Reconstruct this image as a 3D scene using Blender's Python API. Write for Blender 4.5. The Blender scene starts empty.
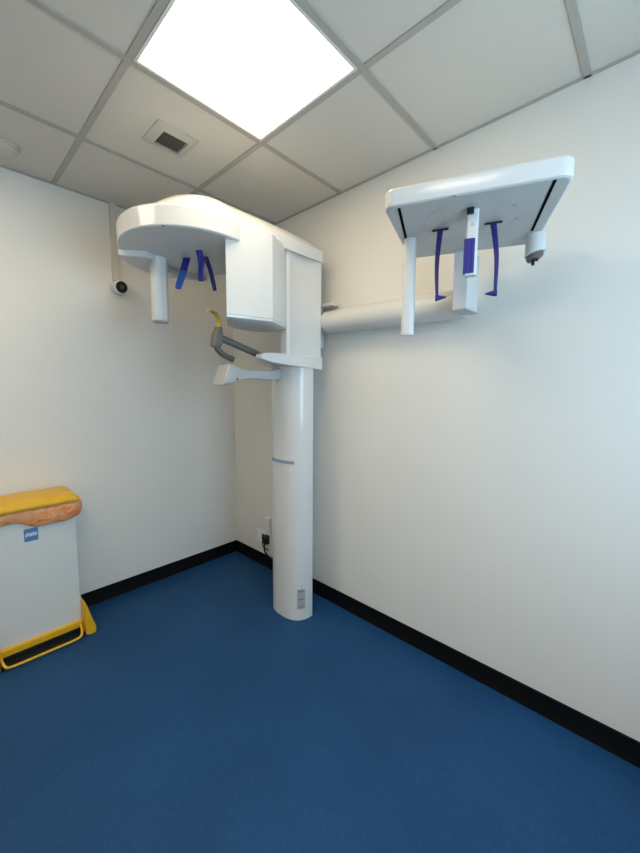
import bpy, bmesh, math, random
from mathutils import Vector, Matrix, noise

random.seed(7)
SC = bpy.context.scene
COL = SC.collection
PI = math.pi

# ------------------------------------------------------------------ materials
def new_mat(name):
    m = bpy.data.materials.new(name); m.use_nodes = True
    nt = m.node_tree
    return m, nt, nt.nodes['Principled BSDF']

def plastic(name, col, rough=0.35, var=0.03, scale=30.0, bump=0.0, bscale=200.0, metallic=0.0, spec=0.5, coat=0.0):
    """procedural surface: base colour with a faint noise variation and an optional fine bump"""
    m, nt, b = new_mat(name)
    tc = nt.nodes.new('ShaderNodeTexCoord')
    nz = nt.nodes.new('ShaderNodeTexNoise'); nz.inputs['Scale'].default_value = scale; nz.inputs['Detail'].default_value = 4
    nt.links.new(tc.outputs['Object'], nz.inputs['Vector'])
    mx = nt.nodes.new('ShaderNodeMix'); mx.data_type = 'RGBA'
    c1 = [max(0, c * (1 - var)) for c in col]; c2 = [min(1, c * (1 + var)) for c in col]
    mx.inputs[6].default_value = (*c1, 1); mx.inputs[7].default_value = (*c2, 1)
    nt.links.new(nz.outputs['Fac'], mx.inputs[0])
    nt.links.new(mx.outputs[2], b.inputs['Base Color'])
    b.inputs['Roughness'].default_value = rough
    b.inputs['Metallic'].default_value = metallic
    b.inputs['Specular IOR Level'].default_value = spec
    b.inputs['Coat Weight'].default_value = coat
    b.inputs['Coat Roughness'].default_value = 0.1
    if bump > 0:
        n2 = nt.nodes.new('ShaderNodeTexNoise'); n2.inputs['Scale'].default_value = bscale; n2.inputs['Detail'].default_value = 3
        nt.links.new(tc.outputs['Object'], n2.inputs['Vector'])
        bp = nt.nodes.new('ShaderNodeBump'); bp.inputs['Strength'].default_value = bump; bp.inputs['Distance'].default_value = 0.002
        nt.links.new(n2.outputs['Fac'], bp.inputs['Height'])
        nt.links.new(bp.outputs['Normal'], b.inputs['Normal'])
    return m

def emission(name, col, strength):
    m, nt, b = new_mat(name)
    b.inputs['Base Color'].default_value = (0.9, 0.9, 0.9, 1)
    b.inputs['Emission Color'].default_value = (*col, 1)
    b.inputs['Emission Strength'].default_value = strength
    return m

def pane_glass(name):
    m = bpy.data.materials.new(name); m.use_nodes = True
    nt = m.node_tree; nt.nodes.clear()
    out = nt.nodes.new('ShaderNodeOutputMaterial')
    mix = nt.nodes.new('ShaderNodeMixShader'); mix.inputs[0].default_value = 0.06
    tr = nt.nodes.new('ShaderNodeBsdfTransparent'); gl = nt.nodes.new('ShaderNodeBsdfGlossy')
    gl.inputs['Roughness'].default_value = 0.02
    nt.links.new(tr.outputs[0], mix.inputs[1]); nt.links.new(gl.outputs[0], mix.inputs[2])
    nt.links.new(mix.outputs[0], out.inputs['Surface'])
    return m

def floor_mat():
    m, nt, b = new_mat('blue_vinyl')
    tc = nt.nodes.new('ShaderNodeTexCoord')
    big = nt.nodes.new('ShaderNodeTexNoise'); big.inputs['Scale'].default_value = 2.2; big.inputs['Detail'].default_value = 5
    nt.links.new(tc.outputs['Object'], big.inputs['Vector'])
    r1 = nt.nodes.new('ShaderNodeValToRGB')
    r1.color_ramp.elements[0].position = 0.3; r1.color_ramp.elements[0].color = (0.010, 0.056, 0.150, 1)
    r1.color_ramp.elements[1].position = 0.7; r1.color_ramp.elements[1].color = (0.013, 0.070, 0.184, 1)
    nt.links.new(big.outputs['Fac'], r1.inputs['Fac'])
    # fine flecks of the sheet vinyl
    fl = nt.nodes.new('ShaderNodeTexNoise'); fl.inputs['Scale'].default_value = 160; fl.inputs['Detail'].default_value = 2
    nt.links.new(tc.outputs['Object'], fl.inputs['Vector'])
    r2 = nt.nodes.new('ShaderNodeValToRGB')
    r2.color_ramp.elements[0].position = 0.35; r2.color_ramp.elements[0].color = (0.88, 0.88, 0.88, 1)
    r2.color_ramp.elements[1].position = 0.65; r2.color_ramp.elements[1].color = (1.12, 1.12, 1.12, 1)
    nt.links.new(fl.outputs['Fac'], r2.inputs['Fac'])
    mul = nt.nodes.new('ShaderNodeMix'); mul.data_type = 'RGBA'; mul.blend_type = 'MULTIPLY'; mul.inputs[0].default_value = 1
    nt.links.new(r1.outputs[0], mul.inputs[6]); nt.links.new(r2.outputs[0], mul.inputs[7])
    nt.links.new(mul.outputs[2], b.inputs['Base Color'])
    # scuffs alter the gloss a little
    sc = nt.nodes.new('ShaderNodeTexNoise'); sc.inputs['Scale'].default_value = 5; sc.inputs['Detail'].default_value = 6
    nt.links.new(tc.outputs['Object'], sc.inputs['Vector'])
    mr = nt.nodes.new('ShaderNodeMapRange'); mr.inputs['To Min'].default_value = 0.42; mr.inputs['To Max'].default_value = 0.6
    nt.links.new(sc.outputs['Fac'], mr.inputs['Value']); nt.links.new(mr.outputs[0], b.inputs['Roughness'])
    bp = nt.nodes.new('ShaderNodeBump'); bp.inputs['Strength'].default_value = 0.15; bp.inputs['Distance'].default_value = 0.001
    nt.links.new(fl.outputs['Fac'], bp.inputs['Height']); nt.links.new(bp.outputs['Normal'], b.inputs['Normal'])
    b.inputs['Specular IOR Level'].default_value = 0.22
    return m

M = dict(
    wall=plastic('white_wall_paint', (0.80, 0.775, 0.725), 0.6, 0.012, 6, 0.12, 90, spec=0.3),
    tile=plastic('ceiling_tile', (0.70, 0.66, 0.595), 0.9, 0.02, 14, 0.25, 260, spec=0.1),
    tbar=plastic('ceiling_grid', (0.46, 0.43, 0.38), 0.5, 0.02, 20, spec=0.25),
    floor=floor_mat(),
    skirt=plastic('black_skirting', (0.004, 0.004, 0.0045), 0.55, 0.15, 40, spec=0.12),
    white=plastic('white_gloss_shell', (0.70, 0.70, 0.685), 0.16, 0.008, 12, spec=0.5),
    satin=plastic('white_satin_shell', (0.69, 0.69, 0.675), 0.34, 0.01, 12),
    grey=plastic('pale_grey_plastic', (0.50, 0.50, 0.485), 0.4, 0.02, 20),
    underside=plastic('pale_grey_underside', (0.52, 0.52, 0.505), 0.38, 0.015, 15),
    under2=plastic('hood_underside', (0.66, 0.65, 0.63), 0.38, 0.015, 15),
    groove=plastic('seam_grey', (0.40, 0.40, 0.40), 0.5, 0.02),
    dgrey=plastic('dark_grey_rubber', (0.10, 0.095, 0.085), 0.42, 0.05, 40),
    mgrey=plastic('mid_grey_plastic', (0.14, 0.13, 0.115), 0.42, 0.04, 40),
    black=plastic('black_plastic', (0.008, 0.008, 0.009), 0.35, 0.1, 40),
    matt=plastic('matt_black_slot', (0.004, 0.004, 0.005), 0.9, 0.1, 40, spec=0.05),
    seam=plastic('faint_seam', (0.5, 0.5, 0.5), 0.5, 0.02),
    blue=plastic('deep_blue_plastic', (0.010, 0.018, 0.25), 0.25, 0.06, 40),
    tip=plastic('light_blue_tip', (0.02, 0.10, 0.40), 0.22, 0.05, 40),
    violet=plastic('violet_blue_plastic', (0.014, 0.010, 0.16), 0.45, 0.06, 40),
    pad=plastic('blue_pad', (0.018, 0.022, 0.24), 0.5, 0.08, 90, 0.2, 300),
    stripe=plastic('blue_grey_stripe', (0.24, 0.31, 0.47), 0.25, 0.03),
    bite=plastic('amber_bite_block', (0.50, 0.37, 0.06), 0.3, 0.08, 60),
    label=plastic('rating_label_grey', (0.40, 0.40, 0.39), 0.5, 0.05, 200),
    ink=plastic('dark_print', (0.13, 0.13, 0.13), 0.6, 0.05),
    binw=plastic('bin_white_steel', (0.70, 0.715, 0.70), 0.4, 0.015, 10),
    yellow=plastic('yellow_plastic', (0.78, 0.43, 0.010), 0.4, 0.05, 15, 0.08, 120),
    sticker=plastic('blue_sticker', (0.10, 0.22, 0.46), 0.45, 0.04),
    stickw=plastic('pale_sticker_print', (0.55, 0.65, 0.80), 0.5, 0.02),
    frame=plastic('white_frame', (0.8, 0.8, 0.78), 0.4, 0.01),
    ventf=plastic('cream_vent_frame', (0.60, 0.57, 0.50), 0.5, 0.02),
    ventd=plastic('dark_vent_cavity', (0.03, 0.028, 0.025), 0.7, 0.1),
    slat=plastic('vent_slat', (0.36, 0.335, 0.285), 0.5, 0.05),
    lamp=emission('light_diffuser', (1.0, 0.82, 0.56), 9.6),
    lamp_fill=emission('fill_panel_diffuser', (1.0, 0.86, 0.64), 12),  # glow of the two unseen panels added as fill
    plate=plastic('socket_white', (0.90, 0.89, 0.86), 0.3, 0.01),
    trunk=plastic('dull_white_trunking', (0.61, 0.58, 0.52), 0.45, 0.02),
    glass=pane_glass('window_glass'),
)
def bag_mat():
    m, nt, b = new_mat('orange_film')
    tc = nt.nodes.new('ShaderNodeTexCoord')
    nz = nt.nodes.new('ShaderNodeTexNoise'); nz.inputs['Scale'].default_value = 18; nz.inputs['Detail'].default_value = 5
    nt.links.new(tc.outputs['Object'], nz.inputs['Vector'])
    r = nt.nodes.new('ShaderNodeValToRGB')
    r.color_ramp.elements[0].position = 0.3; r.color_ramp.elements[0].color = (0.80, 0.27, 0.08, 1)
    r.color_ramp.elements[1].position = 0.75; r.color_ramp.elements[1].color = (0.90, 0.48, 0.24, 1)
    nt.links.new(nz.outputs['Fac'], r.inputs['Fac']); nt.links.new(r.outputs[0], b.inputs['Base Color'])
    b.inputs['Roughness'].default_value = 0.3
    b.inputs['Subsurface Weight'].default_value = 0.15
    b.inputs['Subsurface Scale'].default_value = 0.01
    bp = nt.nodes.new('ShaderNodeBump'); bp.inputs['Strength'].default_value = 0.9; bp.inputs['Distance'].default_value = 0.012
    n2 = nt.nodes.new('ShaderNodeTexNoise'); n2.inputs['Scale'].default_value = 35; n2.inputs['Detail'].default_value = 4
    nt.links.new(tc.outputs['Object'], n2.inputs['Vector'])
    nt.links.new(n2.outputs['Fac'], bp.inputs['Height']); nt.links.new(bp.outputs['Normal'], b.inputs['Normal'])
    return m
M['bag'] = bag_mat()

# ------------------------------------------------------------------ helpers
WORLD = {}
def obj(name, bm, mat, parent=None, bevel=0.0, seg=3, smooth=True, ang=35):
    """link bm as ONE mesh object; the mesh is built in world coordinates and re-centred on its own bounds"""
    bmesh.ops.recalc_face_normals(bm, faces=bm.faces)
    vs = [v.co for v in bm.verts]
    c = Vector([(min(v[i] for v in vs) + max(v[i] for v in vs)) / 2 for i in range(3)])
    bmesh.ops.translate(bm, verts=bm.verts, vec=-c)
    me = bpy.data.meshes.new(name); bm.to_mesh(me); bm.free()
    me.materials.append(mat)
    o = bpy.data.objects.new(name, me); COL.objects.link(o)
    WORLD[o.name] = c
    if parent is not None:
        o.parent = parent; o.location = c - WORLD[parent.name]
    else:
        o.location = c
    if smooth:
        for p in me.polygons: p.use_smooth = True
        me.set_sharp_from_angle(angle=math.radians(ang))
    if bevel > 0:
        md = o.modifiers.new('bevel', 'BEVEL'); md.width = bevel; md.segments = seg
        md.limit_method = 'ANGLE'; md.angle_limit = math.radians(ang); md.harden_normals = True
    return o

def tag(o, label, cat, group=None):
    o['label'] = label; o['category'] = cat
    if group: o['group'] = group
    return o
def thing(name, loc, label, cat, group=None):
    o = bpy.data.objects.new(name, None); COL.objects.link(o); o.location = loc
    o.empty_display_size = 0.1
    WORLD[o.name] = Vector(loc)
    return tag(o, label, cat, group)
def struct(o): o['kind'] = 'structure'; return o

def B(): return bmesh.new()
def box(bm, x0, x1, y0, y1, z0, z1, rot=0.0, piv=None):
    vs = [Vector((x, y, z)) for z in (z0, z1) for x, y in ((x0, y0), (x1, y0), (x1, y1), (x0, y1))]
    if rot:
        p = Vector(piv) if piv else Vector(((x0 + x1) / 2, (y0 + y1) / 2, 0))
        R = Matrix.Rotation(rot, 3, 'Z'); vs = [R @ (v - p) + p for v in vs]
    v = [bm.verts.new(c) for c in vs]
    for f in ((3, 2, 1, 0), (4, 5, 6, 7), (0, 1, 5, 4), (1, 2, 6, 5), (2, 3, 7, 6), (3, 0, 4, 7)):
        bm.faces.new([v[i] for i in f])
def loft(bm, loops, closed=True, cap=True):
    """loops: equally long lists of points"""
    vl = [[bm.verts.new(p) for p in lp] for lp in loops]
    n = len(vl[0])
    for a, b in zip(vl, vl[1:]):
        for i in range(n if closed else n - 1):
            j = (i + 1) % n
            bm.faces.new((a[i], a[j], b[j], b[i]))
    if cap and closed:
        bm.faces.new(list(reversed(vl[0]))); bm.faces.new(vl[-1])
    return vl
def prism(bm, pts, z0, z1):
    loft(bm, [[(x, y, z0) for x, y in pts], [(x, y, z1) for x, y in pts]])
def prism_x(bm, pts, x0, x1):
    loft(bm, [[(x0, y, z) for y, z in pts], [(x1, y, z) for y, z in pts]])
def smooth_path(pts, n=8):
    P = [Vector(p) for p in pts]; out = []
    for i in range(len(P) - 1):
        p0 = P[max(i - 1, 0)]; p1 = P[i]; p2 = P[i + 1]; p3 = P[min(i + 2, len(P) - 1)]
        for k in range(n):
            t = k / n
            out.append(0.5 * ((2 * p1) + (p2 - p0) * t + (2 * p0 - 5 * p1 + 4 * p2 - p3) * t * t + (3 * p1 - p0 - 3 * p2 + p3) * t ** 3))
    out.append(P[-1]); return out
def tube(bm, path, ra, rb=None, up=(0, 0, 1), seg=16, power=2.0, ends=True):
    """sweep an (optionally flattened) section; ra / rb may be numbers or lists (rb along the 'up' side)"""
    P = [Vector(p) for p in path]; n = len(P)
    ra = ra if isinstance(ra, (list, tuple)) else [ra] * n
    rb = ra if rb is None else (rb if isinstance(rb, (list, tuple)) else [rb] * n)
    loops = []
    for i, p in enumerate(P):
        t = (P[min(i + 1, n - 1)] - P[max(i - 1, 0)]).normalized()
        u = Vector(up)
        s = t.cross(u)
        if s.length < 1e-4: s = t.cross(Vector((0, 1, 0)))
        s.normalize(); w = s.cross(t).normalized()
        lp = []
        for k in range(seg):
            a = 2 * PI * k / seg; c, d = math.cos(a), math.sin(a)
            e = 2.0 / power
            lp.append(p + s * ra[i] * math.copysign(abs(c) ** e, c) + w * rb[i] * math.copysign(abs(d) ** e, d))
        loops.append(lp)
    loft(bm, loops)
def lerp_list(a, b, n): return [a + (b - a) * i / (n - 1) for i in range(n)]
def lathe(bm, prof, centre, axis=(0, 0, 1), seg=40):
    """prof: (radius, height along axis)"""
    q = Vector((0, 0, 1)).rotation_difference(Vector(axis).normalized())
    c = Vector(centre)
    loops = [[c + q @ Vector((r * math.cos(2 * PI * k / seg), r * math.sin(2 * PI * k / seg), h)) for k in range(seg)] for r, h in prof]
    loft(bm, loops)
def rrect(cx, cy, hx, hy, r, rot=0.0, n=6):
    out = []
    for sx, sy, a0 in ((1, 1, 0), (-1, 1, 90), (-1, -1, 180), (1, -1, 270)):
        for k in range(n + 1):
            a = math.radians(a0 + 90 * k / n)
            x = sx * (hx - r) + r * math.cos(a); y = sy * (hy - r) + r * math.sin(a)
            out.append((cx + x * math.cos(rot) - y * math.sin(rot), cy + x * math.sin(rot) + y * math.cos(rot)))
    return out

# ------------------------------------------------------------------ room shell
H = 2.6156
RX, RY = 3.45, -3.0
T = 0.1
bm = B(); box(bm, -T, RX + T, RY - T, T, -0.08, 0); struct(obj('floor', bm, M['floor'], smooth=False))
bm = B(); box(bm, -T, 0, RY - T, T, 0, H + 0.12); struct(obj('wall_left', bm, M['wall'], smooth=False))
bm = B(); box(bm, 0, RX + T, 0, T, 0, H + 0.12); struct(obj('wall_right', bm, M['wall'], smooth=False))
bm = B(); box(bm, 0, RX + T, RY - T, RY, 0, H + 0.12); struct(obj('wall_back', bm, M['wall'], smooth=False))
# wall behind the camera's right shoulder, with the daylight window
WY0, WY1, WZ0, WZ1 = -1.55, -0.45, 0.95, 2.2
bm = B()
box(bm, RX, RX + T, RY, WY0, 0, H + 0.12); box(bm, RX, RX + T, WY1, 0, 0, H + 0.12)
box(bm, RX, RX + T, WY0, WY1, 0, WZ0); box(bm, RX, RX + T, WY0, WY1, WZ1, H + 0.12)
struct(obj('wall_front', bm, M['wall'], smooth=False))
bm = B(); f = 0.05
box(bm, RX + 0.02, RX + 0.08, WY0, WY0 + f, WZ0, WZ1); box(bm, RX + 0.02, RX + 0.08, WY1 - f, WY1, WZ0, WZ1)
box(bm, RX + 0.02, RX + 0.08, WY0 + f, WY1 - f, WZ0, WZ0 + f); box(bm, RX + 0.02, RX + 0.08, WY0 + f, WY1 - f, WZ1 - f, WZ1)
win = struct(obj('window_1', bm, M['frame'], smooth=False))
bm = B(); box(bm, RX + 0.045, RX + 0.051, WY0 + f, WY1 - f, WZ0 + f, WZ1 - f); obj('pane', bm, M['glass'], win, smooth=False)

# suspended ceiling: tiles (setting) and the exposed tee grid
GX, GY = 0.5728, -0.6005
bm = B(); box(bm, 0, RX, RY, 0, H, H + 0.02); struct(obj('ceiling', bm, M['tile'], smooth=False))
bm = B(); hw = 0.0125
xs = [GX + 0.6 * k for k in range(-1, 6) if 0.02 < GX + 0.6 * k < RX - 0.02]
ys = [GY - 0.6 * k for k in range(-1, 5) if RY + 0.02 < GY - 0.6 * k < -0.02]
for x in xs: box(bm, x - hw, x + hw, RY, 0, H - 0.006, H + 0.001)
for y in ys:
    edges = [0] + xs + [RX]
    for a, b in zip(edges, edges[1:]):
        box(bm, a + (hw if a > 0 else 0), b - (hw if b < RX else 0), y - hw, y + hw, H - 0.0058, H + 0.001)
struct(obj('trim_1', bm, M['tbar'], bevel=0.001, seg=1))
bm = B()
box(bm, 0, 0.012, RY, 0, H - 0.006, H); box(bm, 0.012, RX, -0.012, 0, H - 0.006, H)
box(bm, 0.012, RX, RY, RY + 0.012, H - 0.006, H); box(bm, RX - 0.012, RX, RY + 0.012, -0.012, H - 0.006, H)
struct(obj('trim_2', bm, M['tbar'], smooth=False))

# skirting: flat black strip with a small cove foot
HB = 0.096
def skirt(name, a, b, nrm):
    a = Vector((*a, 0)); b = Vector((*b, 0)); n = Vector((*nrm, 0))
    prof = [(0, 0), (0.014, 0), (0.009, 0.012), (0.007, HB - 0.004), (0.004, HB), (0, HB)]
    bm = B()
    loft(bm, [[p + n * d + Vector((0, 0, z)) for d, z in prof] for p in (a, b)])
    struct(obj(name, bm, M['skirt']))
skirt('baseboard_left', (0, RY), (0, 0), (1, 0))
skirt('baseboard_right', (0, 0), (RX, 0), (0, -1))
skirt('baseboard_back', (0, RY), (RX, RY), (0, 1))
skirt('baseboard_front', (RX, RY), (RX, 0), (-1, 0))

# ------------------------------------------------------------------ ceiling fittings
def panel(x0, y0, label, lamp='lamp'):
    t = thing('ceiling_light', (x0 + 0.3, y0 + 0.3, H), label, 'ceiling light')
    a, b = hw + 0.001, 0.6 - hw - 0.001
    bm = B(); w = 0.012
    for q in ((a, b, a, a + w), (a, b, b - w, b), (a, a + w, a + w, b - w), (b - w, b, a + w, b - w)):
        box(bm, x0 + q[0], x0 + q[1], y0 + q[2], y0 + q[3], H - 0.007, H - 0.0002)
    obj('frame', bm, M['frame'], t, bevel=0.001, seg=1)
    bm = B(); box(bm, x0 + a + w, x0 + b - w, y0 + a + w, y0 + b - w, H - 0.005, H - 0.0004)
    obj('diffuser', bm, M[lamp], t, smooth=False)
    return t
panel(GX + 0.6, GY - 0.6, 'bright square white light panel set in the tiled ceiling above the machine')
panel(GX + 1.8, GY - 1.8, 'added fill light panel, unseen in the ceiling behind the camera, nearer the window', 'lamp_fill')  # unseen panel added for frontal fill
panel(GX, GY - 1.8, 'added fill light panel, unseen in the ceiling behind the camera, nearer the left wall', 'lamp_fill')  # unseen panel added to brighten the corner and left side

vx0, vx1, vy0, vy1 = 0.777, 0.963, -1.004, -0.810
t = thing('ceiling_vent', ((vx0 + vx1) / 2, (vy0 + vy1) / 2, H), 'small square air vent with cream frame and dark slats in ceiling tile', 'air vent')
ix0, ix1, iy0, iy1 = 0.812, 0.929, -0.964, -0.846
bm = B()
o_ = [(vx0, vy0), (vx1, vy0), (vx1, vy1), (vx0, vy1)]; i_ = [(ix0, iy0), (ix1, iy0), (ix1, iy1), (ix0, iy1)]
loft(bm, [[(x, y, H - 0.0005) for x, y in o_], [(x, y, H - 0.006) for x, y in o_], [(x, y, H - 0.018) for x, y in i_], [(x, y, H - 0.002) for x, y in i_]], cap=False)
obj('frame', bm, M['ventf'], t)
bm = B(); box(bm, ix0, ix1, iy0, iy1, H - 0.003, H - 0.0005); obj('cavity', bm, M['ventd'], t, smooth=False)
for k in range(14):
    y = iy0 + 0.004 + (iy1 - iy0 - 0.008) * (k + 0.5) / 14
    bm = B(); loft(bm, [[(x, y - 0.0030, H - 0.0135), (x, y - 0.0020, H - 0.0140), (x, y + 0.0030, H - 0.0085), (x, y + 0.0020, H - 0.0080)] for x in (ix0, ix1)])
    obj('slat', bm, M['slat'], t, smooth=False)

t = thing('smoke_detector', (0.232, -1.437, H), 'small round white fitting on the ceiling at the left edge', 'smoke detector')
bm = B(); lathe(bm, [(0.058, 0), (0.058, -0.012), (0.055, -0.016)], (0.232, -1.437, H), seg=40); obj('base', bm, M['ventf'], t)
bm = B(); lathe(bm, [(0.05, -0.016), (0.048, -0.028), (0.038, -0.038), (0.015, -0.041)], (0.232, -1.437, H), seg=40); obj('sensor_cap', bm, M['ventf'], t)

# ------------------------------------------------------------------ left wall: trunking and camera
bm = B(); box(bm, 0.0, 0.022, -0.912, -0.870, 2.135, H)
tag(obj('cable_trunking', bm, M['trunk'], bevel=0.003), 'slim white cable trunking running up left wall from camera to ceiling', 'cable trunking')
t = thing('wall_camera', (0, -0.893, 2.09), 'small white wall camera with round black lens below the trunking', 'camera')
bm = B(); lathe(bm, [(0.033, 0), (0.033, 0.012), (0.026, 0.018)], (0, -0.897, 2.093), (1, 0, 0), 32); obj('mount', bm, M['white'], t)
ax = Vector((0.92, 0.10, -0.16)).normalized(); c0 = Vector((0.016, -0.892, 2.096))
bm = B(); lathe(bm, [(0.020, 0), (0.036, 0.008), (0.042, 0.022), (0.043, 0.060), (0.041, 0.067), (0.036, 0.069)], c0, ax, 36); obj('housing', bm, M['white'], t)
bm = B(); lathe(bm, [(0.0365, 0.0685), (0.035, 0.072), (0.013, 0.074)], c0, ax, 32); ln = obj('lens_face', bm, M['black'], t)
bm = B(); lathe(bm, [(0.012, 0.073), (0.010, 0.0775), (0.004, 0.0785)], c0, ax, 24); obj('lens', bm, M['dgrey'], ln)

# ------------------------------------------------------------------ right wall: socket, plug, trunking
t = thing('wall_socket', (0.405, 0, 0.25), 'white double wall socket above skirting beside the column', 'socket')
bm = B(); loft(bm, [[(x, y, z) for x, z in rrect(0.400, 0.245, 0.088, 0.050, 0.006)] for y in (-0.0005, -0.010)]); obj('face_plate', bm, M['plate'], t, bevel=0.002)
for cx in (0.36, 0.44):
    bm = B(); box(bm, cx - 0.007, cx + 0.007, -0.014, -0.0102, 0.262, 0.278); obj('rocker_switch', bm, M['frame'], t, bevel=0.001, seg=1)
t = thing('power_plug', (0.45, -0.0103, 0.24), 'black mains plug in the socket with black cable dropping down', 'plug')
bm = B(); loft(bm, [[(x, y, z) for x, z in rrect(0.452, 0.240, s, s * 1.5, 0.008)] for y, s in ((-0.0105, 0.024), (-0.034, 0.024), (-0.050, 0.017))]); obj('plug_body', bm, M['black'], t)
bm = B(); tube(bm, smooth_path([(0.452, -0.040, 0.215), (0.452, -0.046, 0.18), (0.456, -0.04, 0.145), (0.48, -0.03, 0.118), (0.55, -0.03, 0.110), (0.70, -0.03, 0.112)], 6), 0.007, seg=10); obj('cable', bm, M['black'], t)
t = thing('data_plug', (0.395, -0.0103, 0.235), 'thin dark lead hanging from left half of the double socket', 'plug')
bm = B(); box(bm, 0.400, 0.414, -0.030, -0.0105, 0.222, 0.272); obj('plug_body', bm, M['black'], t, bevel=0.003)
bm = B(); tube(bm, smooth_path([(0.407, -0.026, 0.224), (0.407, -0.028, 0.20), (0.409, -0.028, 0.182), (0.425, -0.026, 0.166), (0.47, -0.016, 0.152)], 6), 0.004, seg=8); obj('cable', bm, M['black'], t)
bm = B(); box(bm, 0.432, 0.492, -0.024, -0.0003, 0.295, 0.42)
tag(obj('junction_box', bm, M['frame'], bevel=0.004), 'small plain white box on right wall just above the socket', 'junction box')

# ------------------------------------------------------------------ the x-ray machine
mach = thing('panoramic_xray_machine', (1.0, -0.2, 0), 'white dental panoramic x-ray machine with column, overhead arm and side arm', 'x-ray machine')

# column: D-shaped section, flat back, full-height
def dsect(n=48, a=0.149, b=0.128, cx=0.995, yb=-0.214, e=2.5, t0=0.0, t1=1.0, off=0.0):
    out = []
    for k in range(n + 1):
        th = PI * (t0 + (t1 - t0) * k / n)
        c, s = math.cos(th), math.sin(th)
        out.append((cx - (a + off) * math.copysign(abs(c) ** (2 / e), c), yb - (b + off) * abs(s) ** (2 / e)))
    return out
bm = B()
pts = dsect(48) + [(1.143, -0.205), (0.93, -0.195), (0.93, -0.02), (0.88, -0.02), (0.88, -0.195), (0.847, -0.205)]
prism(bm, pts, 0.0, 1.575)
column = obj('column', bm, M['white'], mach, ang=30)
def skin(bm, t0, t1, z0, z1, off, n=24):
    a = dsect(n, t0=t0, t1=t1, off=-0.002); b = dsect(n, t0=t0, t1=t1, off=off)
    loop = lambda z: [(x, y, z) for x, y in a] + [(x, y, z) for x, y in reversed(b)]
    loft(bm, [loop(z0), loop(z1)])
bm = B(); skin(bm, 0.16, 0.715, 0.991, 1.010, 0.0025)
s = obj('light_stripe', bm, M['stripe'], column); s['label'] = 'blue-grey stripe around the column front'
bm = B(); skin(bm, 0.16, 0.725, 0.982, 0.9895, 0.003); obj('stripe_lip', bm, M['white'], column)
bm = B(); skin(bm, 0.765, 0.895, 0.074, 0.205, 0.0012); lab = obj('rating_label', bm, M['label'], column); lab['label'] = 'small grey printed label near the column foot'
for k, (a0, a1) in enumerate(((0.775, 0.885), (0.79, 0.85), (0.79, 0.86), (0.775, 0.885), (0.79, 0.84), (0.79, 0.862), (0.775, 0.885))):
    bm = B(); z = 0.192 - 0.017 * k; skin(bm, a0, a1, z - 0.004, z, 0.0018, 8); obj('print_line', bm, M['ink'], lab)   if k in (0, 3, 6) else bm.free()
bm = B(); skin(bm, 0.825, 0.845, 0.219, 0.226, 0.0012, 6); obj('small_mark', bm, M['ink'], column)

# carriage with recessed post
bm = B(); prism(bm, [(1.132, -0.405), (1.136, -0.385), (1.128, -0.36), (1.122, -0.30), (1.124, -0.23), (1.136, -0.17), (1.14, -0.135), (0.92, -0.135), (0.92, -0.215), (1.03, -0.24), (1.076, -0.32), (1.076, -0.405)], 1.60, 2.24)
obj('carriage', bm, M['white'], mach, bevel=0.004, ang=28)
bm = B(); box(bm, 0.93, 1.06, -0.15, -0.02, 1.70, 1.98); obj('carriage_back', bm, M['satin'], mach, bevel=0.01)

# lower shelf of the carriage, tapering to the front
bm = B()
xl = lambda y: 0.868 + 0.19 * min(1, max(0, (-y - 0.26) / 0.30)) ** 1.2
xr = lambda y: 1.148 - 0.05 * max(0, (-y - 0.40) / 0.2) ** 1.5
prof = [(-0.128, 1.556), (-0.128, 1.634), (-0.30, 1.634), (-0.42, 1.634), (-0.50, 1.634), (-0.548, 1.630), (-0.568, 1.618), (-0.56, 1.598), (-0.51, 1.584), (-0.42, 1.574), (-0.30, 1.566)]
loft(bm, [[(xl(y) , y, z) for y, z in prof], [(xr(y), y, z) for y, z in prof]])
obj('support_shelf', bm, M['white'], mach, bevel=0.006, ang=30)

# overhead arm: lofted, wide chamfer on top, round front dome over the hood
def arm_outline(d, n=56, r=0.272, cx=0.885, cy=-0.79, x0=0.862, x1=1.145, yb=-0.13):
    R = r - d; xr_, xl_ = x1 - d * 0.9, x0 + d * 0.9
    a0 = math.acos(max(-1, min(1, (xr_ - cx) / R)))             # right side meets the circle
    a1 = math.acos(max(-1, min(1, (xl_ - cx) / R)))
    out = [(xr_, yb), (xr_, yb - 0.2), (xr_, yb - 0.4)]
    for k in range(n + 1):
        a = a0 + (a1 - 2 * PI - a0) * k / n
        out.append((cx + R * math.cos(a), cy + R * math.sin(a)))
    out += [(xl_, yb - 0.2), (xl_, yb)]
    return out
bm = B()
lv = [(0.0, 2.186), (0.0, 2.248), (0.006, 2.256), (0.05, 2.296), (0.085, 2.322), (0.12, 2.338)]
dz = lambda y, z: max(0, z - 2.215) / 0.123 * (0.030 * min(1, max(0, (-0.80 - y) / 0.26)) ** 1.5)
loft(bm, [[(x, y, z - (0.012 if y > -0.14 and z > 2.25 else 0.0) - dz(y, z)) for x, y in arm_outline(d)] for d, z in lv])
obj('overhead_arm', bm, M['white'], mach, ang=22)

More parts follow.
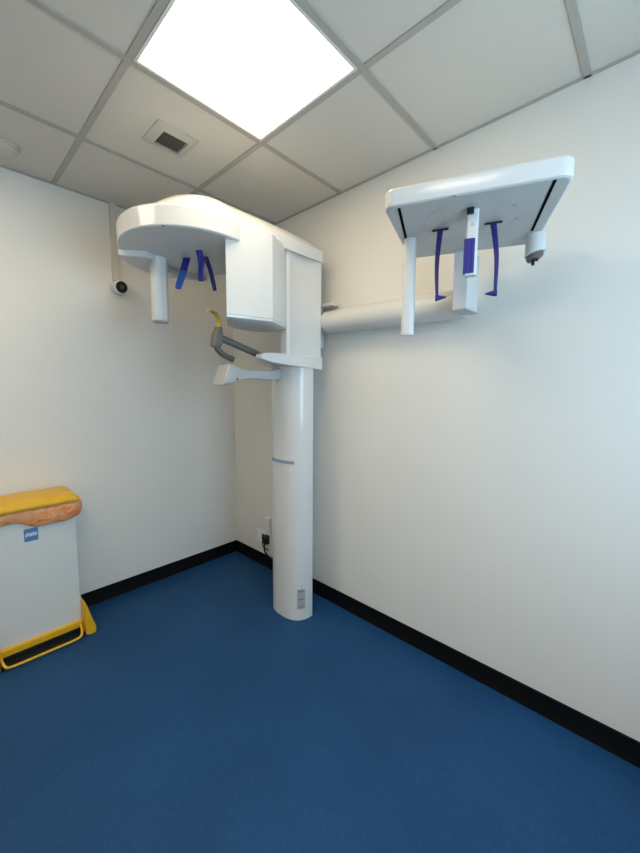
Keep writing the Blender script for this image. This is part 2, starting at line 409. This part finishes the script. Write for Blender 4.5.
# rotating hood (round, underside visible)
def hood(off=0.0, n=96):
    out = []
    for k in range(n):
        a = 2 * PI * k / n
        r = 0.326 + 0.048 * max(0, math.cos(a - math.radians(178))) ** 2 + off
        out.append((0.868 + r * math.cos(a), -0.815 + r * math.sin(a)))
    return out
bm = B()
loft(bm, [[(x, y, z) for x, y in hood(o)] for o, z in ((-0.006, 2.119), (-0.002, 2.120), (0, 2.124), (0, 2.200), (-0.004, 2.208), (-0.012, 2.211))])
hd = obj('rotating_hood', bm, M['white'], mach, ang=20)
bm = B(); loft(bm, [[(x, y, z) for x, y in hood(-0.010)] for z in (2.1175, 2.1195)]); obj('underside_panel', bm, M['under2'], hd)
bm = B(); lathe(bm, [(0.006, 0), (0.006, -0.002)], (1.085, -1.055, 2.118), seg=16); obj('screw', bm, M['ink'], hd)
# dropped carrier plate behind, with bright front edge, that holds the sensor column
bm = B()
arc = [(0.868 + r * math.cos(math.radians(a)), -0.815 + r * math.sin(math.radians(a))) for a, r in
       [(234 - 6 * k, 0.328 + 0.048 * max(0, math.cos(math.radians(234 - 6 * k - 178))) ** 2) for k in range(17)]]
carrier = arc + [(0.555, -0.72), (0.59, -0.80), (0.655, -0.89), (0.728, -0.945), (0.750, -0.988)]
prism(bm, carrier, 2.089, 2.1180)
cr = obj('sensor_carrier', bm, M['satin'], mach, bevel=0.003, ang=30)
bm = B(); cc = (0.66, -0.85)
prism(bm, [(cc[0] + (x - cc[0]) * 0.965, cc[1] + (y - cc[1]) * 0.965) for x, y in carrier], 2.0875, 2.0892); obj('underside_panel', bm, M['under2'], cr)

# sensor column hanging from the carrier (pale rounded front, greyer flank)
ang = math.radians(-33)
def sens(off=0): return [(0.683 + x * math.cos(ang) - y * math.sin(ang), -0.905 + x * math.sin(ang) + y * math.cos(ang)) for x, y in
        [(0.054, -0.004), (0.047, 0.016), (0.026, 0.040), (-0.04, 0.040), (-0.04, -0.036), (0.012, -0.042), (0.040, -0.024)]]
bm = B(); prism(bm, sens(), 1.792, 2.1185)
sc_ = obj('sensor_column', bm, M['satin'], mach, bevel=0.007, ang=20)
bm = B(); prism(bm, [(0.683 + (x - 0.683) * 0.86, -0.905 + (y + 0.905) * 0.86) for x, y in sens()], 1.788, 1.7925); obj('end_cap', bm, M['grey'], sc_, bevel=0.001)

# tube housing
A_, B_, C_ = (1.163, -0.805), (1.224, -0.580), (1.152, -0.438)
foot = [A_, (1.182, -0.748), (1.203, -0.675), (1.219, -0.610), B_, C_, (1.12, -0.40), (1.04, -0.375), (0.95, -0.40), (0.905, -0.47), (0.91, -0.60), (0.95, -0.665), (1.03, -0.718)]
def ins(pts, d):
    cx = sum(p[0] for p in pts) / len(pts); cy = sum(p[1] for p in pts) / len(pts)
    out = []
    for x, y in pts:
        v = Vector((x - cx, y - cy)); L = v.length; v = v * ((L - d) / L); out.append((cx + v.x, cy + v.y))
    return out
bm = B()
loops = [[(x, y, 1.786) for x, y in foot], [(x, y, 2.190) for x, y in foot], [(x, y, 2.204) for x, y in ins(foot, 0.012)], [(x, y, 2.222) for x, y in ins(foot, 0.045)]]
loft(bm, loops)
th = obj('tube_housing', bm, M['white'], mach, bevel=0.006, ang=30)
bm = B(); loft(bm, [[(x, y, z) for x, y in ins(foot, o)] for o, z in ((0.0, 1.7845), (0.0, 1.775), (0.002, 1.772), (0.010, 1.7705))])
bc = obj('bottom_cap', bm, M['white'], th, ang=30)
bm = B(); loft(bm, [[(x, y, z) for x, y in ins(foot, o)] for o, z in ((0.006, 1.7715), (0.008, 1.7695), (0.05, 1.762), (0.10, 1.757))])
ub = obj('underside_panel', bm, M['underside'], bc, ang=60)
# three temple supports
def temple(base, mid, tip, w):
    p = smooth_path([base, mid, tip], 10); n = len(p)
    cut = int(n * 0.5)
    bm = B(); tube(bm, p[:cut + 1], [w] * (cut + 1), [0.006] * (cut + 1), up=(0.6, -0.75, 0.1), seg=14, power=3)
    o = obj('temple_support', bm, M['blue'], mach)
    q = p[cut:]; m = len(q)
    bm = B(); tube(bm, q, [w * (1 - 0.22 * (i / (m - 1)) ** 3) for i in range(m)], [0.0055] * m, up=(0.6, -0.75, 0.1), seg=14, power=3)
    obj('soft_tip', bm, M['tip'] if w > 0.018 else M['blue'], o)
temple((0.800, -0.806, 2.119), (0.800, -0.826, 2.05), (0.800, -0.860, 1.952), 0.019)
temple((0.944, -0.816, 2.119), (0.946, -0.806, 2.06), (0.944, -0.809, 1.972), 0.0165)
temple((0.890, -0.750, 2.119), (0.890, -0.722, 2.05), (0.890, -0.699, 1.957), 0.012)

# bite block and chin support tube
bm = B(); tube(bm, [(1.0, -0.742, 1.697), (1.0, -0.60, 1.657), (1.0, -0.47, 1.620)], 0.017, seg=18)
ct = obj('support_tube', bm, M['mgrey'], mach)
bm = B(); tube(bm, [(1.006, -0.742, 1.7105), (1.006, -0.60, 1.6705), (1.006, -0.50, 1.643)], 0.0045, seg=8); obj('tube_ridge', bm, M['dgrey'], ct)
bm = B()
loft(bm, [[(x, y, z) for x, y in rrect(1.0, yc, hx, hy, 0.012)] for yc, hx, hy, z in
          ((-0.768, 0.018, 0.021, 1.648), (-0.766, 0.024, 0.026, 1.664), (-0.760, 0.024, 0.026, 1.70), (-0.752, 0.019, 0.019, 1.738), (-0.751, 0.017, 0.017, 1.75))])
bh = obj('bite_holder', bm, M['mgrey'], mach, bevel=0.003)
p = smooth_path([(1.0, -0.750, 1.744), (1.0, -0.748, 1.775), (1.0, -0.756, 1.803), (1.0, -0.776, 1.819), (1.0, -0.806, 1.822)], 6); n = len(p)
bm = B(); tube(bm, p, lerp_list(0.014, 0.018, n), lerp_list(0.012, 0.004, n), up=(0, -1, 0.3), seg=14, power=2.6)
bb = obj('bite_block', bm, M['bite'], bh); bb['label'] = 'amber yellow curved bite block'
p = smooth_path([(1.0, -0.772, 1.668), (1.0, -0.758, 1.640), (1.0, -0.726, 1.614), (1.0, -0.668, 1.592)], 8)
bm = B(); tube(bm, p, 0.0155, seg=16); obj('chin_bar', bm, M['dgrey'], mach)

# hand grip below the shelf: bar and flared paddle
bm = B()
q = [(-0.325, 1.560), (-0.325, 1.500), (-0.36, 1.492), (-0.42, 1.491), (-0.52, 1.496), (-0.58, 1.495), (-0.62, 1.486), (-0.65, 1.476), (-0.65, 1.552), (-0.61, 1.547), (-0.55, 1.543), (-0.42, 1.546), (-0.36, 1.560)]
prism_x(bm, q, 0.955, 1.005); obj('grip_bar', bm, M['grey'], mach, bevel=0.008, ang=25)
bm = B()
loft(bm, [[(x, y + sl * (z - 1.51), z) for x, z in rrect(0.985, 1.513, hx, hz, 0.02)] for y, hx, hz, sl in
          ((-0.630, 0.034, 0.036, 0.2), (-0.668, 0.046, 0.047, 0.25), (-0.712, 0.054, 0.055, 0.32), (-0.734, 0.054, 0.055, 0.36))])
gp = obj('grip_paddle', bm, M['grey'], mach, bevel=0.004, ang=30)
bm = B(); lathe(bm, [(0.006, 0), (0.006, 0.003)], (1.032, -0.664, 1.490), (1, 0, 0), 14); obj('screw', bm, M['ink'], gp)

# ---- side (cephalometric) arm
bm = B()
lathe(bm, [(0.052, 0), (0.061, 0.006), (0.066, 0.016), (0.066, 0.855), (0.06, 0.865)], (1.125, -0.078, 1.845), (1, 0, -0.012), 48)
obj('side_arm', bm, M['satin'], mach, ang=30)
bm = B(); box(bm, 1.02, 1.172, -0.07, -0.012, 1.948, 1.972); obj('arm_bracket', bm, M['satin'], mach, bevel=0.003)

# square head plate turned 23.6 degrees about the vertical
PA = math.radians(21.4); U = Vector((math.cos(PA), math.sin(PA), 0)); V = Vector((-math.sin(PA), math.cos(PA), 0))
PZ = 2.018; PC = Vector((2.120, -0.4155, 0))
HU, HV = 0.2525, 0.2465
def uv(p):  # plate coordinates of a plan point
    d = Vector((p[0], p[1], 0)) - PC; return d.dot(U), d.dot(V)
def plate(o, r):
    out = []
    for u, v in rrect(0, 0, HU - o, HV - o, r, 0, 8):
        q = PC + U * u * (1 - 0.035 * v / HV) + V * v; out.append((q.x, q.y))
    return out
def wp(u, v, z): q = PC + U * u + V * v; return (q.x, q.y, z)
bm = B()
loft(bm, [[(x, y, z) for x, y in plate(o, 0.036 - o * 0.5)] for o, z in
          ((0.005, PZ - 0.0005), (0.001, PZ + 0.002), (0, PZ + 0.006), (0, PZ + 0.047), (0.003, PZ + 0.053), (0.010, PZ + 0.056))])
head = obj('ceph_head', bm, M['white'], mach, ang=24)
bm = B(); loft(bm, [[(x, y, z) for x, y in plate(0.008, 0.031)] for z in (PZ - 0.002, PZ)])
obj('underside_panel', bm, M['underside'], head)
ZU = PZ - 0.002
def bar_on_plate(a, b, w, z0, z1, name, mat, parent, bev=0.0):
    a = Vector((*a, 0)); b = Vector((*b, 0)); d = (b - a).normalized(); nn = Vector((-d.y, d.x, 0)) * w / 2
    bm = B(); pts = [a - nn, b - nn, b + nn, a + nn]
    loft(bm, [[(p.x, p.y, z) for p in pts] for z in (z0, z1)])
    return obj(name, bm, mat, parent, bevel=bev)
bar_on_plate((2.006, -0.707), (1.903, -0.481), 0.009, ZU - 0.0012, ZU + 0.001, 'slot', M['matt'], head)
bar_on_plate((2.404, -0.556), (2.276, -0.240), 0.009, ZU - 0.0012, ZU + 0.001, 'slot', M['matt'], head)
# round turntable seam
bm = B(); rc = Vector((2.138, -0.470, 0)); n = 80
l1 = [[(rc.x + r * math.cos(2 * PI * k / n), rc.y + r * math.sin(2 * PI * k / n), z) for k in range(n)] for r, z in ((0.1508, ZU), (0.1508, ZU - 0.0006), (0.1492, ZU - 0.0006), (0.1492, ZU))]
loft(bm, l1, cap=False); obj('turntable_seam', bm, M['seam'], head)
for u, v in (((2.283, -0.480)), ((2.262, -0.375)), ((2.165, -0.66))):
    bm = B(); lathe(bm, [(0.006, 0), (0.006, -0.0012)], (u, v, ZU), seg=14); obj('screw', bm, M['groove'], head)

# two ear rods with black pivot bars
def ear(base, side, bow):
    b = Vector((*base, 0))
    bar_on_plate((b - U * 0.028)[:2], (b + U * 0.028)[:2], 0.007, ZU - 0.006, ZU - 0.0002, 'pivot_bar', M['black'], head, 0.001)
    e = Vector((b.x + bow[0], b.y, 0))
    mid = Vector((b.x + bow[1], b.y, 0))
    path = smooth_path([(b.x, b.y, ZU - 0.004), (mid.x, mid.y, 1.90), (e.x, e.y, 1.772)], 10); m = len(path)
    bm = B(); tube(bm, path, lerp_list(0.0105, 0.0048, m), 0.0035, up=tuple(V), seg=12, power=3)
    o = obj('ear_rod', bm, M['violet'], mach)
    q = Vector((e.x, e.y, 1.776)); d = U * side
    bm = B(); tube(bm, [q - d * 0.006, q + d * 0.012, q + d * 0.033], [0.005, 0.004, 0.0018], [0.012, 0.008, 0.002], up=(0, 0, 1), seg=12)
    obj('ear_plug', bm, M['violet'], o)
ear((2.037, -0.474), 1, (-0.003, -0.008))
ear((2.196, -0.404), -1, (0.018, 0.016))

# nose support with blue pad
bm = B(); prism(bm, rrect(2.173, -0.530, 0.0185, 0.016, 0.007, PA), 1.812, ZU + 0.001)
ns = obj('nose_support', bm, M['satin'], mach, bevel=0.002)
bm = B(); loft(bm, [[(x, y, z) for x, y in rrect(2.171, -0.541, 0.0165, 0.0105, 0.004, PA)] for z in (1.818, 1.926)])
pd = obj('pad', bm, M['pad'], ns, bevel=0.002); pd['label'] = 'blue pad on the white nose support'
for k in (-1, 1):
    bm = B(); c = Vector((2.171, -0.541, 0)) + U * 0.007 * k - V * 0.0105
    tube(bm, [(c.x, c.y, 1.824), (c.x, c.y, 1.920)], 0.0015, seg=8); obj('pad_rib', bm, M['violet'], pd)
bm = B(); c = Vector((2.173, -0.530, 0)) - V * 0.0155; lathe(bm, [(0.006, 0), (0.006, 0.001)], (c.x, c.y, 1.968), tuple(-V), 20); obj('round_mark', bm, M['grey'], ns)
bm = B(); prism(bm, rrect(2.174, -0.553, 0.0105, 0.008, 0.002, PA), 1.999, ZU + 0.001); obj('latch', bm, M['black'], ns, bevel=0.001)

# long sensor column at the left end
bm = B(); prism(bm, rrect(1.910, -0.462, 0.0235, 0.026, 0.016, PA), 1.652, ZU + 0.001); obj('ceph_sensor', bm, M['satin'], mach, bevel=0.003)
# short collimator stub at the right end
t_ = (2.279, -0.190)
bm = B()
n = 36
loft(bm, [[(t_[0] + 0.034 * math.cos(2 * PI * k / n), t_[1] + 0.034 * math.sin(2 * PI * k / n), z + (0 if z > 2 else 0.25 * 0.034 * math.cos(2 * PI * k / n))) for k in range(n)] for z in (1.946, ZU + 0.001)])
st = obj('collimator_stub', bm, M['satin'], mach, bevel=0.003, ang=40)
bm = B()
loft(bm, [[(t_[0] + r * math.cos(2 * PI * k / n), t_[1] + r * math.sin(2 * PI * k / n), z + 0.25 * 0.034 * math.cos(2 * PI * k / n)) for k in range(n)] for r, z in ((0.028, 1.949), (0.028, 1.934), (0.023, 1.928))])
cl = obj('clamp_ring', bm, M['mgrey'], st)
bm = B(); box(bm, t_[0] - 0.024, t_[0] + 0.012, t_[1] - 0.006, t_[1] + 0.006, 1.922, 1.934, PA); obj('clamp_lever', bm, M['black'], cl, bevel=0.002)
bm = B(); tube(bm, [(t_[0] - 0.002, t_[1] - 0.01, 1.932), (t_[0] - 0.002, t_[1] - 0.012, 1.905)], 0.006, seg=12); obj('clamp_knob', bm, M['black'], cl)

# post joining the side arm to the head plate
bm = B(); prism(bm, [(1.984, -0.222), (2.040, -0.222), (2.044, -0.218), (2.044, -0.096), (2.040, -0.092), (1.984, -0.092)], 1.782, ZU + 0.001)
po = obj('ceph_post', bm, M['white'], mach, bevel=0.004)
bm = B(); prism(bm, rrect(2.014, -0.157, 0.0325, 0.0675, 0.006), 1.776, 1.783); obj('bottom_lip', bm, M['grey'], po, bevel=0.002)

# ------------------------------------------------------------------ waste bin and its bag
by0, by1, bx0, bx1 = -1.632, -1.247, 0.030, 0.252
bn = thing('pedal_bin', (0.15, -1.425, 0), 'white clinical waste bin with yellow lid and pedal against left wall', 'bin')
bm = B()
prism(bm, rrect((bx0 + bx1) / 2, (by0 + by1) / 2, (bx1 - bx0) / 2, (by1 - by0) / 2, 0.012), 0.074, 0.795)
body = obj('body', bm, M['binw'], bn, bevel=0.002)
# blue sticker with pale scribble
bm = B(); loft(bm, [[(x, y, z) for y, z in rrect(-1.456, 0.654, 0.030, 0.035, 0.007)] for x in (bx1 - 0.0005, bx1 + 0.0012)])
stk = obj('sticker', bm, M['sticker'], body); stk['label'] = 'small blue sticker with pale marks'
for y0_ in (-1.478, -1.455):
    bm = B(); X_ = bx1 + 0.0014
    pth = smooth_path([(X_, y0_, 0.645), (X_, y0_ + 0.003, 0.661), (X_, y0_ + 0.009, 0.660), (X_, y0_ + 0.011, 0.648), (X_, y0_ + 0.014, 0.661), (X_, y0_ + 0.020, 0.660), (X_, y0_ + 0.021, 0.646)], 5)
    tube(bm, pth, 0.0036, 0.0007, up=(1, 0, 0), seg=8)
    obj('sticker_mark', bm, M['stickw'], stk)
bm = B(); box(bm, 0.035, 0.326, by0 + 0.012, by1 - 0.030, 0.0, 0.012); box(bm, 0.035, 0.262, by0 + 0.006, by1 - 0.006, 0.0122, 0.036); obj('black_slab', bm, M['black'], bn, bevel=0.003)  # black slab under the bin, reaching out inside the pedal loop
bm = B(); prism(bm, rrect(0.150, -1.4395, 0.122, 0.1975, 0.014), 0.036, 0.076); obj('plinth', bm, M['yellow'], bn, bevel=0.006)
for s in (1, -1):
    yc = -1.4395; e = lambda y: yc + s * (y - yc)
    bm = B()
    prof = [(-1.2515, 0.010), (-1.2515, 0.190), (-1.246, 0.205), (-1.236, 0.175), (-1.215, 0.090), (-1.200, 0.045), (-1.200, 0.010), (-1.208, 0.0), (-1.232, 0.0), (-1.240, 0.006)]
    loft(bm, [[(x, e(y), z) for y, z in prof] for x in (0.245, 0.332)])
    obj('foot', bm, M['yellow'], bn, bevel=0.006, ang=40)
bm = B()
p = smooth_path([(0.262, -1.266, 0.058), (0.300, -1.267, 0.050), (0.336, -1.276, 0.028), (0.345, -1.305, 0.018), (0.346, -1.42, 0.017), (0.345, -1.58, 0.018), (0.336, -1.610, 0.028), (0.300, -1.620, 0.050), (0.262, -1.621, 0.058)], 8)
tube(bm, p, 0.0065, seg=12); obj('pedal', bm, M['yellow'], bn)
bm = B()
loft(bm, [[(x, y, z) for x, y in rrect(0.154, -1.433, hx, hy, 0.016)] for hx, hy, z in
          ((0.136, 0.198, 0.800), (0.138, 0.200, 0.803), (0.138, 0.200, 0.818), (0.134, 0.192, 0.829), (0.118, 0.172, 0.842), (0.105, 0.158, 0.845))])
obj('lid', bm, M['yellow'], bn, bevel=0.002, ang=40)

# orange liner folded out over the rim: a puffed skirt around the body
def bag():
    bm = B(); n = 160; rows = 16
    ring = []
    hx, hy, r = (bx1 - bx0) / 2, (by1 - by0) / 2, 0.014
    cx, cy = (bx0 + bx1) / 2, (by0 + by1) / 2
    base = rrect(cx, cy, hx, hy, r, 0, 6)
    # resample the outline evenly
    P = [Vector((*q, 0)) for q in base]; P.append(P[0]); L = [0]
    for a, b in zip(P, P[1:]): L.append(L[-1] + (b - a).length)
    pts = []
    for k in range(n):
        s = L[-1] * k / n; i = max(j for j in range(len(L) - 1) if L[j] <= s)
        pts.append(P[i].lerp(P[i + 1], (s - L[i]) / max(1e-9, L[i + 1] - L[i])))
    cols = []
    for k, p in enumerate(pts):
        nrm = Vector((max(-1, min(1, (p.x - cx) / hx)) ** 9, max(-1, min(1, (p.y - cy) / hy)) ** 9, 0))
        nrm = nrm.normalized() if nrm.length > 1e-6 else Vector((1, 0, 0))
        f = (p.y - by0) / (by1 - by0)                      # 0 far left .. 1 right
        w = noise.noise(Vector((p.x * 16, p.y * 16, 3.1)))
        w2 = noise.noise(Vector((p.x * 45, p.y * 45, 8.4)))
        drop = 0.064 + 0.040 * min(1, max(0, (f - 0.30) / 0.22)) + 0.012 * w - 0.016 * max(0, (f - 0.85) / 0.15)
        puff = 0.020 + 0.022 * max(0, (f - 0.35)) + 0.010 * w + 0.003 * w2
        if nrm.x < -0.5: puff = min(puff, 0.016)
        col = []
        for j in range(rows + 1):
            t = j / rows
            if t < 0.75:
                q = t / 0.75
                out = 0.003 + puff * math.sin(PI * (0.15 + 0.80 * q)) ** 0.8
                z = 0.7985 - drop * (1 - math.cos(PI * q)) / 2
            else:
                q = (t - 0.75) / 0.25
                out = 0.003 + puff * math.sin(PI * 0.95) ** 0.8 * (1 - q) * 0.8
                z = 0.7985 - drop + 0.006 * q
            wr = 0.0035 * noise.noise(Vector((p.x * 60 + p.y * 25, z * 70, p.y * 55)))
            col.append(p + nrm * max(0.0015, out + wr * (1 if 0 < j < rows - 3 else 0)) + Vector((0, 0, z)))
        cols.append(col)
    V_ = [[bm.verts.new(c) for c in col] for col in cols]
    for k in range(n):
        a, b = V_[k], V_[(k + 1) % n]
        for j in range(rows): bm.faces.new((a[j], b[j], b[j + 1], a[j + 1]))
    o = obj('bin_bag', bm, M['bag'], ang=180)
    return tag(o, 'crumpled orange plastic bag edge folded over bin rim below yellow lid', 'bag')
bag()

# ------------------------------------------------------------------ light
w = bpy.data.worlds.new('sky'); SC.world = w; w.use_nodes = True
bg = w.node_tree.nodes['Background']; bg.inputs['Color'].default_value = (0.55, 0.75, 1.0, 1); bg.inputs['Strength'].default_value = 1.0
L = bpy.data.lights.new('window_daylight', 'AREA'); L.shape = 'RECTANGLE'; L.size = WY1 - WY0; L.size_y = WZ1 - WZ0
L.color = (0.48, 0.76, 1.0); L.energy = 36
lo = bpy.data.objects.new('window_daylight', L); COL.objects.link(lo)
lo.location = (RX + 0.14, (WY0 + WY1) / 2, (WZ0 + WZ1) / 2)
lo.rotation_euler = Vector((-1, 0, 0)).to_track_quat('-Z', 'Y').to_euler()
lo.rotation_euler.rotate_axis('Z', 0)

# ------------------------------------------------------------------ camera
cam = bpy.data.cameras.new('camera'); co = bpy.data.objects.new('camera', cam); COL.objects.link(co)
F = 360.33
cam.sensor_fit = 'HORIZONTAL'; cam.sensor_width = 36.0; cam.lens = 36.0 * F / 640.0
cam.clip_start = 0.02
yaw, pitch, roll = 2.3208, -0.1030, 0.0064
fw = Vector((math.cos(pitch) * math.cos(yaw), math.cos(pitch) * math.sin(yaw), math.sin(pitch)))
rt = fw.cross(Vector((0, 0, 1))).normalized(); up = rt.cross(fw)
r2 = rt * math.cos(roll) + up * math.sin(roll); u2 = -rt * math.sin(roll) + up * math.cos(roll)
mw = Matrix((( r2.x, u2.x, -fw.x, 2.6532), (r2.y, u2.y, -fw.y, -1.7647), (r2.z, u2.z, -fw.z, 1.4395), (0, 0, 0, 1)))
co.matrix_world = mw
SC.camera = co

SC.view_settings.view_transform = 'Standard'
SC.view_settings.look = 'None'
SC.view_settings.gamma = 1.0
SC.view_settings.use_curve_mapping = False
SC.view_settings.exposure = 0.0
